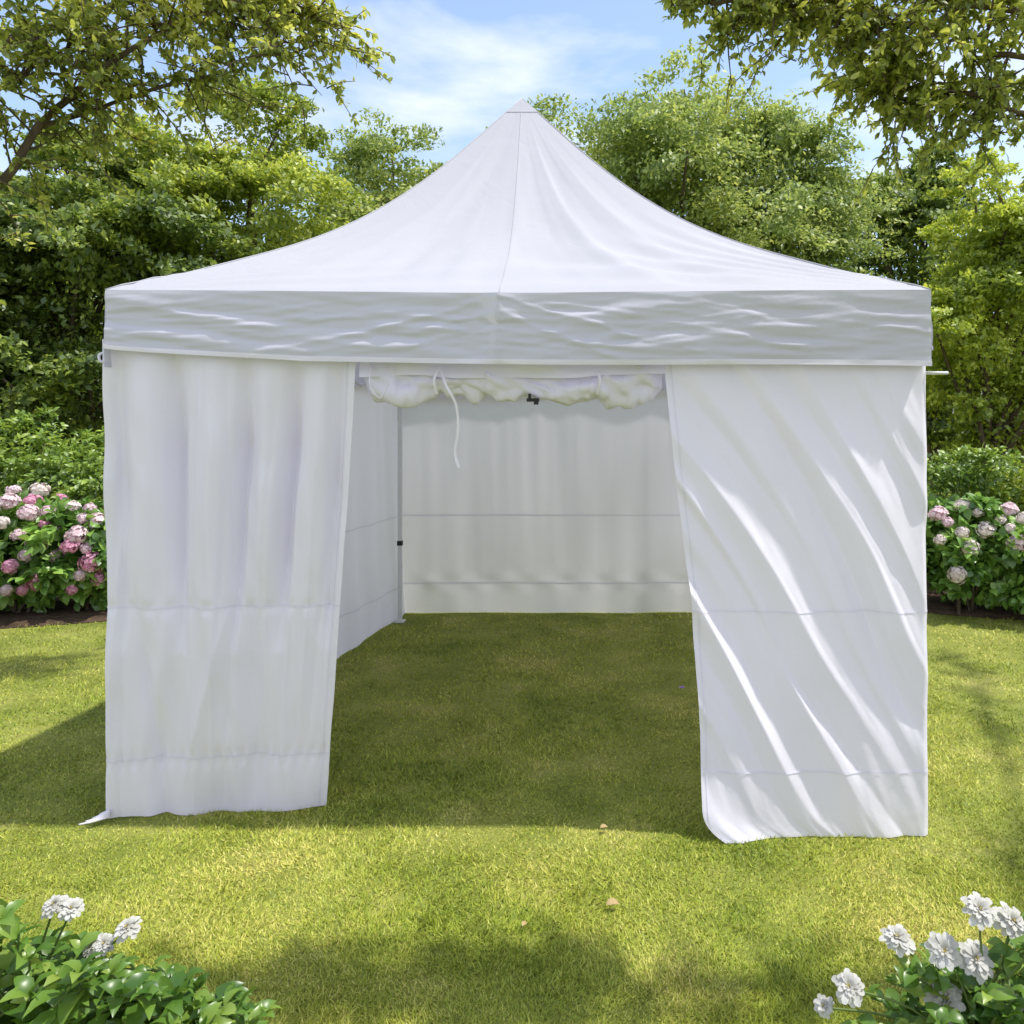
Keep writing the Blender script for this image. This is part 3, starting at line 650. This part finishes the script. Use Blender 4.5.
# ------------------------------------------------------------------ overhanging trees
def overhang(name,label,trunk,trad,limbs,seed,ls,twl,mat,step,nleaf=16,droop=-.25):
    rng=np.random.default_rng(seed); root=empty(name,(trunk[0][0],trunk[0][1],0),label,'tree')
    mb=MB(); tpn=smoothpts(trunk,14); mb.tube(tpn,np.linspace(trad*1.25,trad*.55,14),10); mb.build('trunk',M['bark'],root)
    C=[];A=[];N=[];S_=[]
    def twig(mb,p,d,ln,depth):
        d=np.array(d)/np.linalg.norm(d); n=6
        e=p+d*ln+np.array([0,0,droop*ln*.6]); m=(p+e)/2+rng.normal(0,.05*ln,3)+[0,0,.06*ln]
        pts=smoothpts([p,m,e],n); mb.tube(pts,np.linspace(.0045 if depth else .008,.0016,n)*(twl/.4),4)
        for k in range(nleaf if depth else nleaf//2):
            f=rng.uniform(.15,1)*(n-1); i=min(int(f),n-2); q=pts[i]+(pts[i+1]-pts[i])*(f-i)
            C.append(q); A.append(d*.5+rng.normal(0,.7,3)+[0,0,-.25]); N.append(rng.normal(0,.45,3)+[0,0,.9]); S_.append(ls*rng.uniform(.6,1.2))
        if depth==0:
            for k in range(4):
                i=rng.integers(1,n); twig(mb,pts[i],d*.7+rng.normal(0,.6,3),ln*rng.uniform(.4,.7),1)
    for pts,r0,dens in limbs:
        pts=np.asarray(pts,float); ln=np.sum(np.linalg.norm(np.diff(pts,axis=0),axis=1)); n=max(10,int(ln/.08))
        sp=smoothpts(pts,n); sp=sp+np.cumsum(rng.normal(0,.004,sp.shape),0)
        lb=MB(); lb.tube(sp,np.linspace(r0,.006,n),7)
        nt_=int(ln/step*dens)
        for k in range(nt_):
            i=int(n*(.12+.88*rng.uniform(0,1)**.8)); i=min(i,n-1)
            t=sp[min(i+1,n-1)]-sp[max(i-1,0)]; t/=np.linalg.norm(t)+1e-9
            twig(lb,sp[i],t*.6+rng.normal(0,.65,3),twl*rng.uniform(.5,1.15),0)
        lb.build('limb',M['bark'],root)
    leaves('foliage',np.array(C),np.array(A),np.array(N),np.array(S_),LEAF,mat,root,True)
    return root
Y0=4.4
overhang('overhanging_tree','yellow green tree reaching over the lawn from the upper left',[(-4.5,4.6,0),(-4.45,4.55,1.2),(-4.3,4.5,2.4),(-4.2,4.5,3.6),(-4.1,4.5,4.6)],.14,
 [([(-4.3,4.5,2.4),P(0,182,Y0),P(45,125,Y0),P(110,70,Y0-.1),P(180,30,Y0-.15),P(250,5,Y0-.2)],.030,.9),
  ([P(45,125,Y0),P(110,105,Y0+.1),P(160,85,Y0+.1),P(205,75,Y0+.1)],.014,.7),
  ([(-4.2,4.5,3.3),P(-20,60,Y0),P(80,20,Y0+.1),P(190,-10,Y0),P(270,0,Y0),P(312,18,Y0)],.028,1.1),
  ([P(190,-10,Y0),P(245,22,Y0-.1),P(275,42,Y0-.1),P(290,55,Y0-.1)],.012,.55),
  ([(-4.2,4.5,3.8),P(0,-40,Y0-.2),P(120,-50,Y0-.3),P(220,-40,Y0-.2)],.035,.9),
  ([(-4.2,4.5,2.9),P(-30,110,Y0-.2),P(30,70,Y0-.2),P(80,40,Y0-.2)],.020,.9)],601,.048,.40,M['leafnear'],.045)
Y1=1.86
overhang('overhanging_tree','small leaved tree reaching over the lawn from the upper right',[(2.7,1.9,0),(2.68,1.9,1.2),(2.62,1.9,2.3),(2.6,1.92,3.4)],.11,
 [([(2.62,1.9,2.3),P(1060,60,Y1),P(960,35,Y1),P(850,15,Y1+.05),P(760,0,Y1+.05),P(705,0,Y1+.05)],.008,1.4),
  ([(2.62,1.9,2.2),P(1080,110,Y1),P(1010,85,Y1+.05),P(930,75,Y1+.05),P(885,70,Y1+.05)],.006,1.15),
  ([(2.6,1.9,2.5),P(1040,10,Y1),P(930,-10,Y1-.05),P(800,-20,Y1)],.008,.85),
  ([(2.6,1.9,2.9),(1.9,1.9,3.0),(1.3,1.88,3.05),(.8,1.88,3.1),(.45,1.88,3.1)],.014,.20),
  ([(2.6,1.9,3.1),(2.3,1.9,3.3),(1.9,1.88,3.4),(1.5,1.9,3.4)],.014,.6),
  ([(2.6,1.9,3.0),(2.2,1.8,3.1),(1.7,1.75,3.1),(1.1,1.7,3.1)],.012,.45),
  ([(2.6,1.92,3.1),(3.2,2.9,3.3),(3.6,3.8,3.35),(3.8,4.6,3.3)],.016,.6)],602,.0235,.175,M['leafnear'],.036)

# ------------------------------------------------------------------ small things on the lawn
def fallen(px,py,s,ang,label):
    p=G(px,py); c=np.array([[p[0],p[1],.022]]); V,Fq=leafgeo(c,np.array([[math.cos(ang),math.sin(ang),.1]]),np.array([[.1,-.2,1]]),np.array([s]),CURL)
    tag(obj('fallen_leaf',V,Fq,M['tan'],None,True),label,'leaf','dry leaves on the lawn')
fallen(606,912,.042,.2,'dry tan leaf on the lawn, the largest of the three')
fallen(522,934,.024,1.0,'small dry leaf on the shaded lawn, the nearest to the viewer')
fallen(600,834,.030,.3,'dry leaf lying at the edge of the tent shadow')
p=G(682,694); a=np.arange(7)*2*math.pi/7
V,Fq=leafgeo(np.tile([[p[0],p[1],.03]],(7,1)),np.stack([np.cos(a),np.sin(a),np.full(7,.6)],-1),np.tile([[0,0,1.]],(7,1)),np.full(7,.02),BROAD)
tag(obj('small_flower',V,Fq,M['purple'],None,True),'tiny purple flower in the grass beside the right curtain','flower')
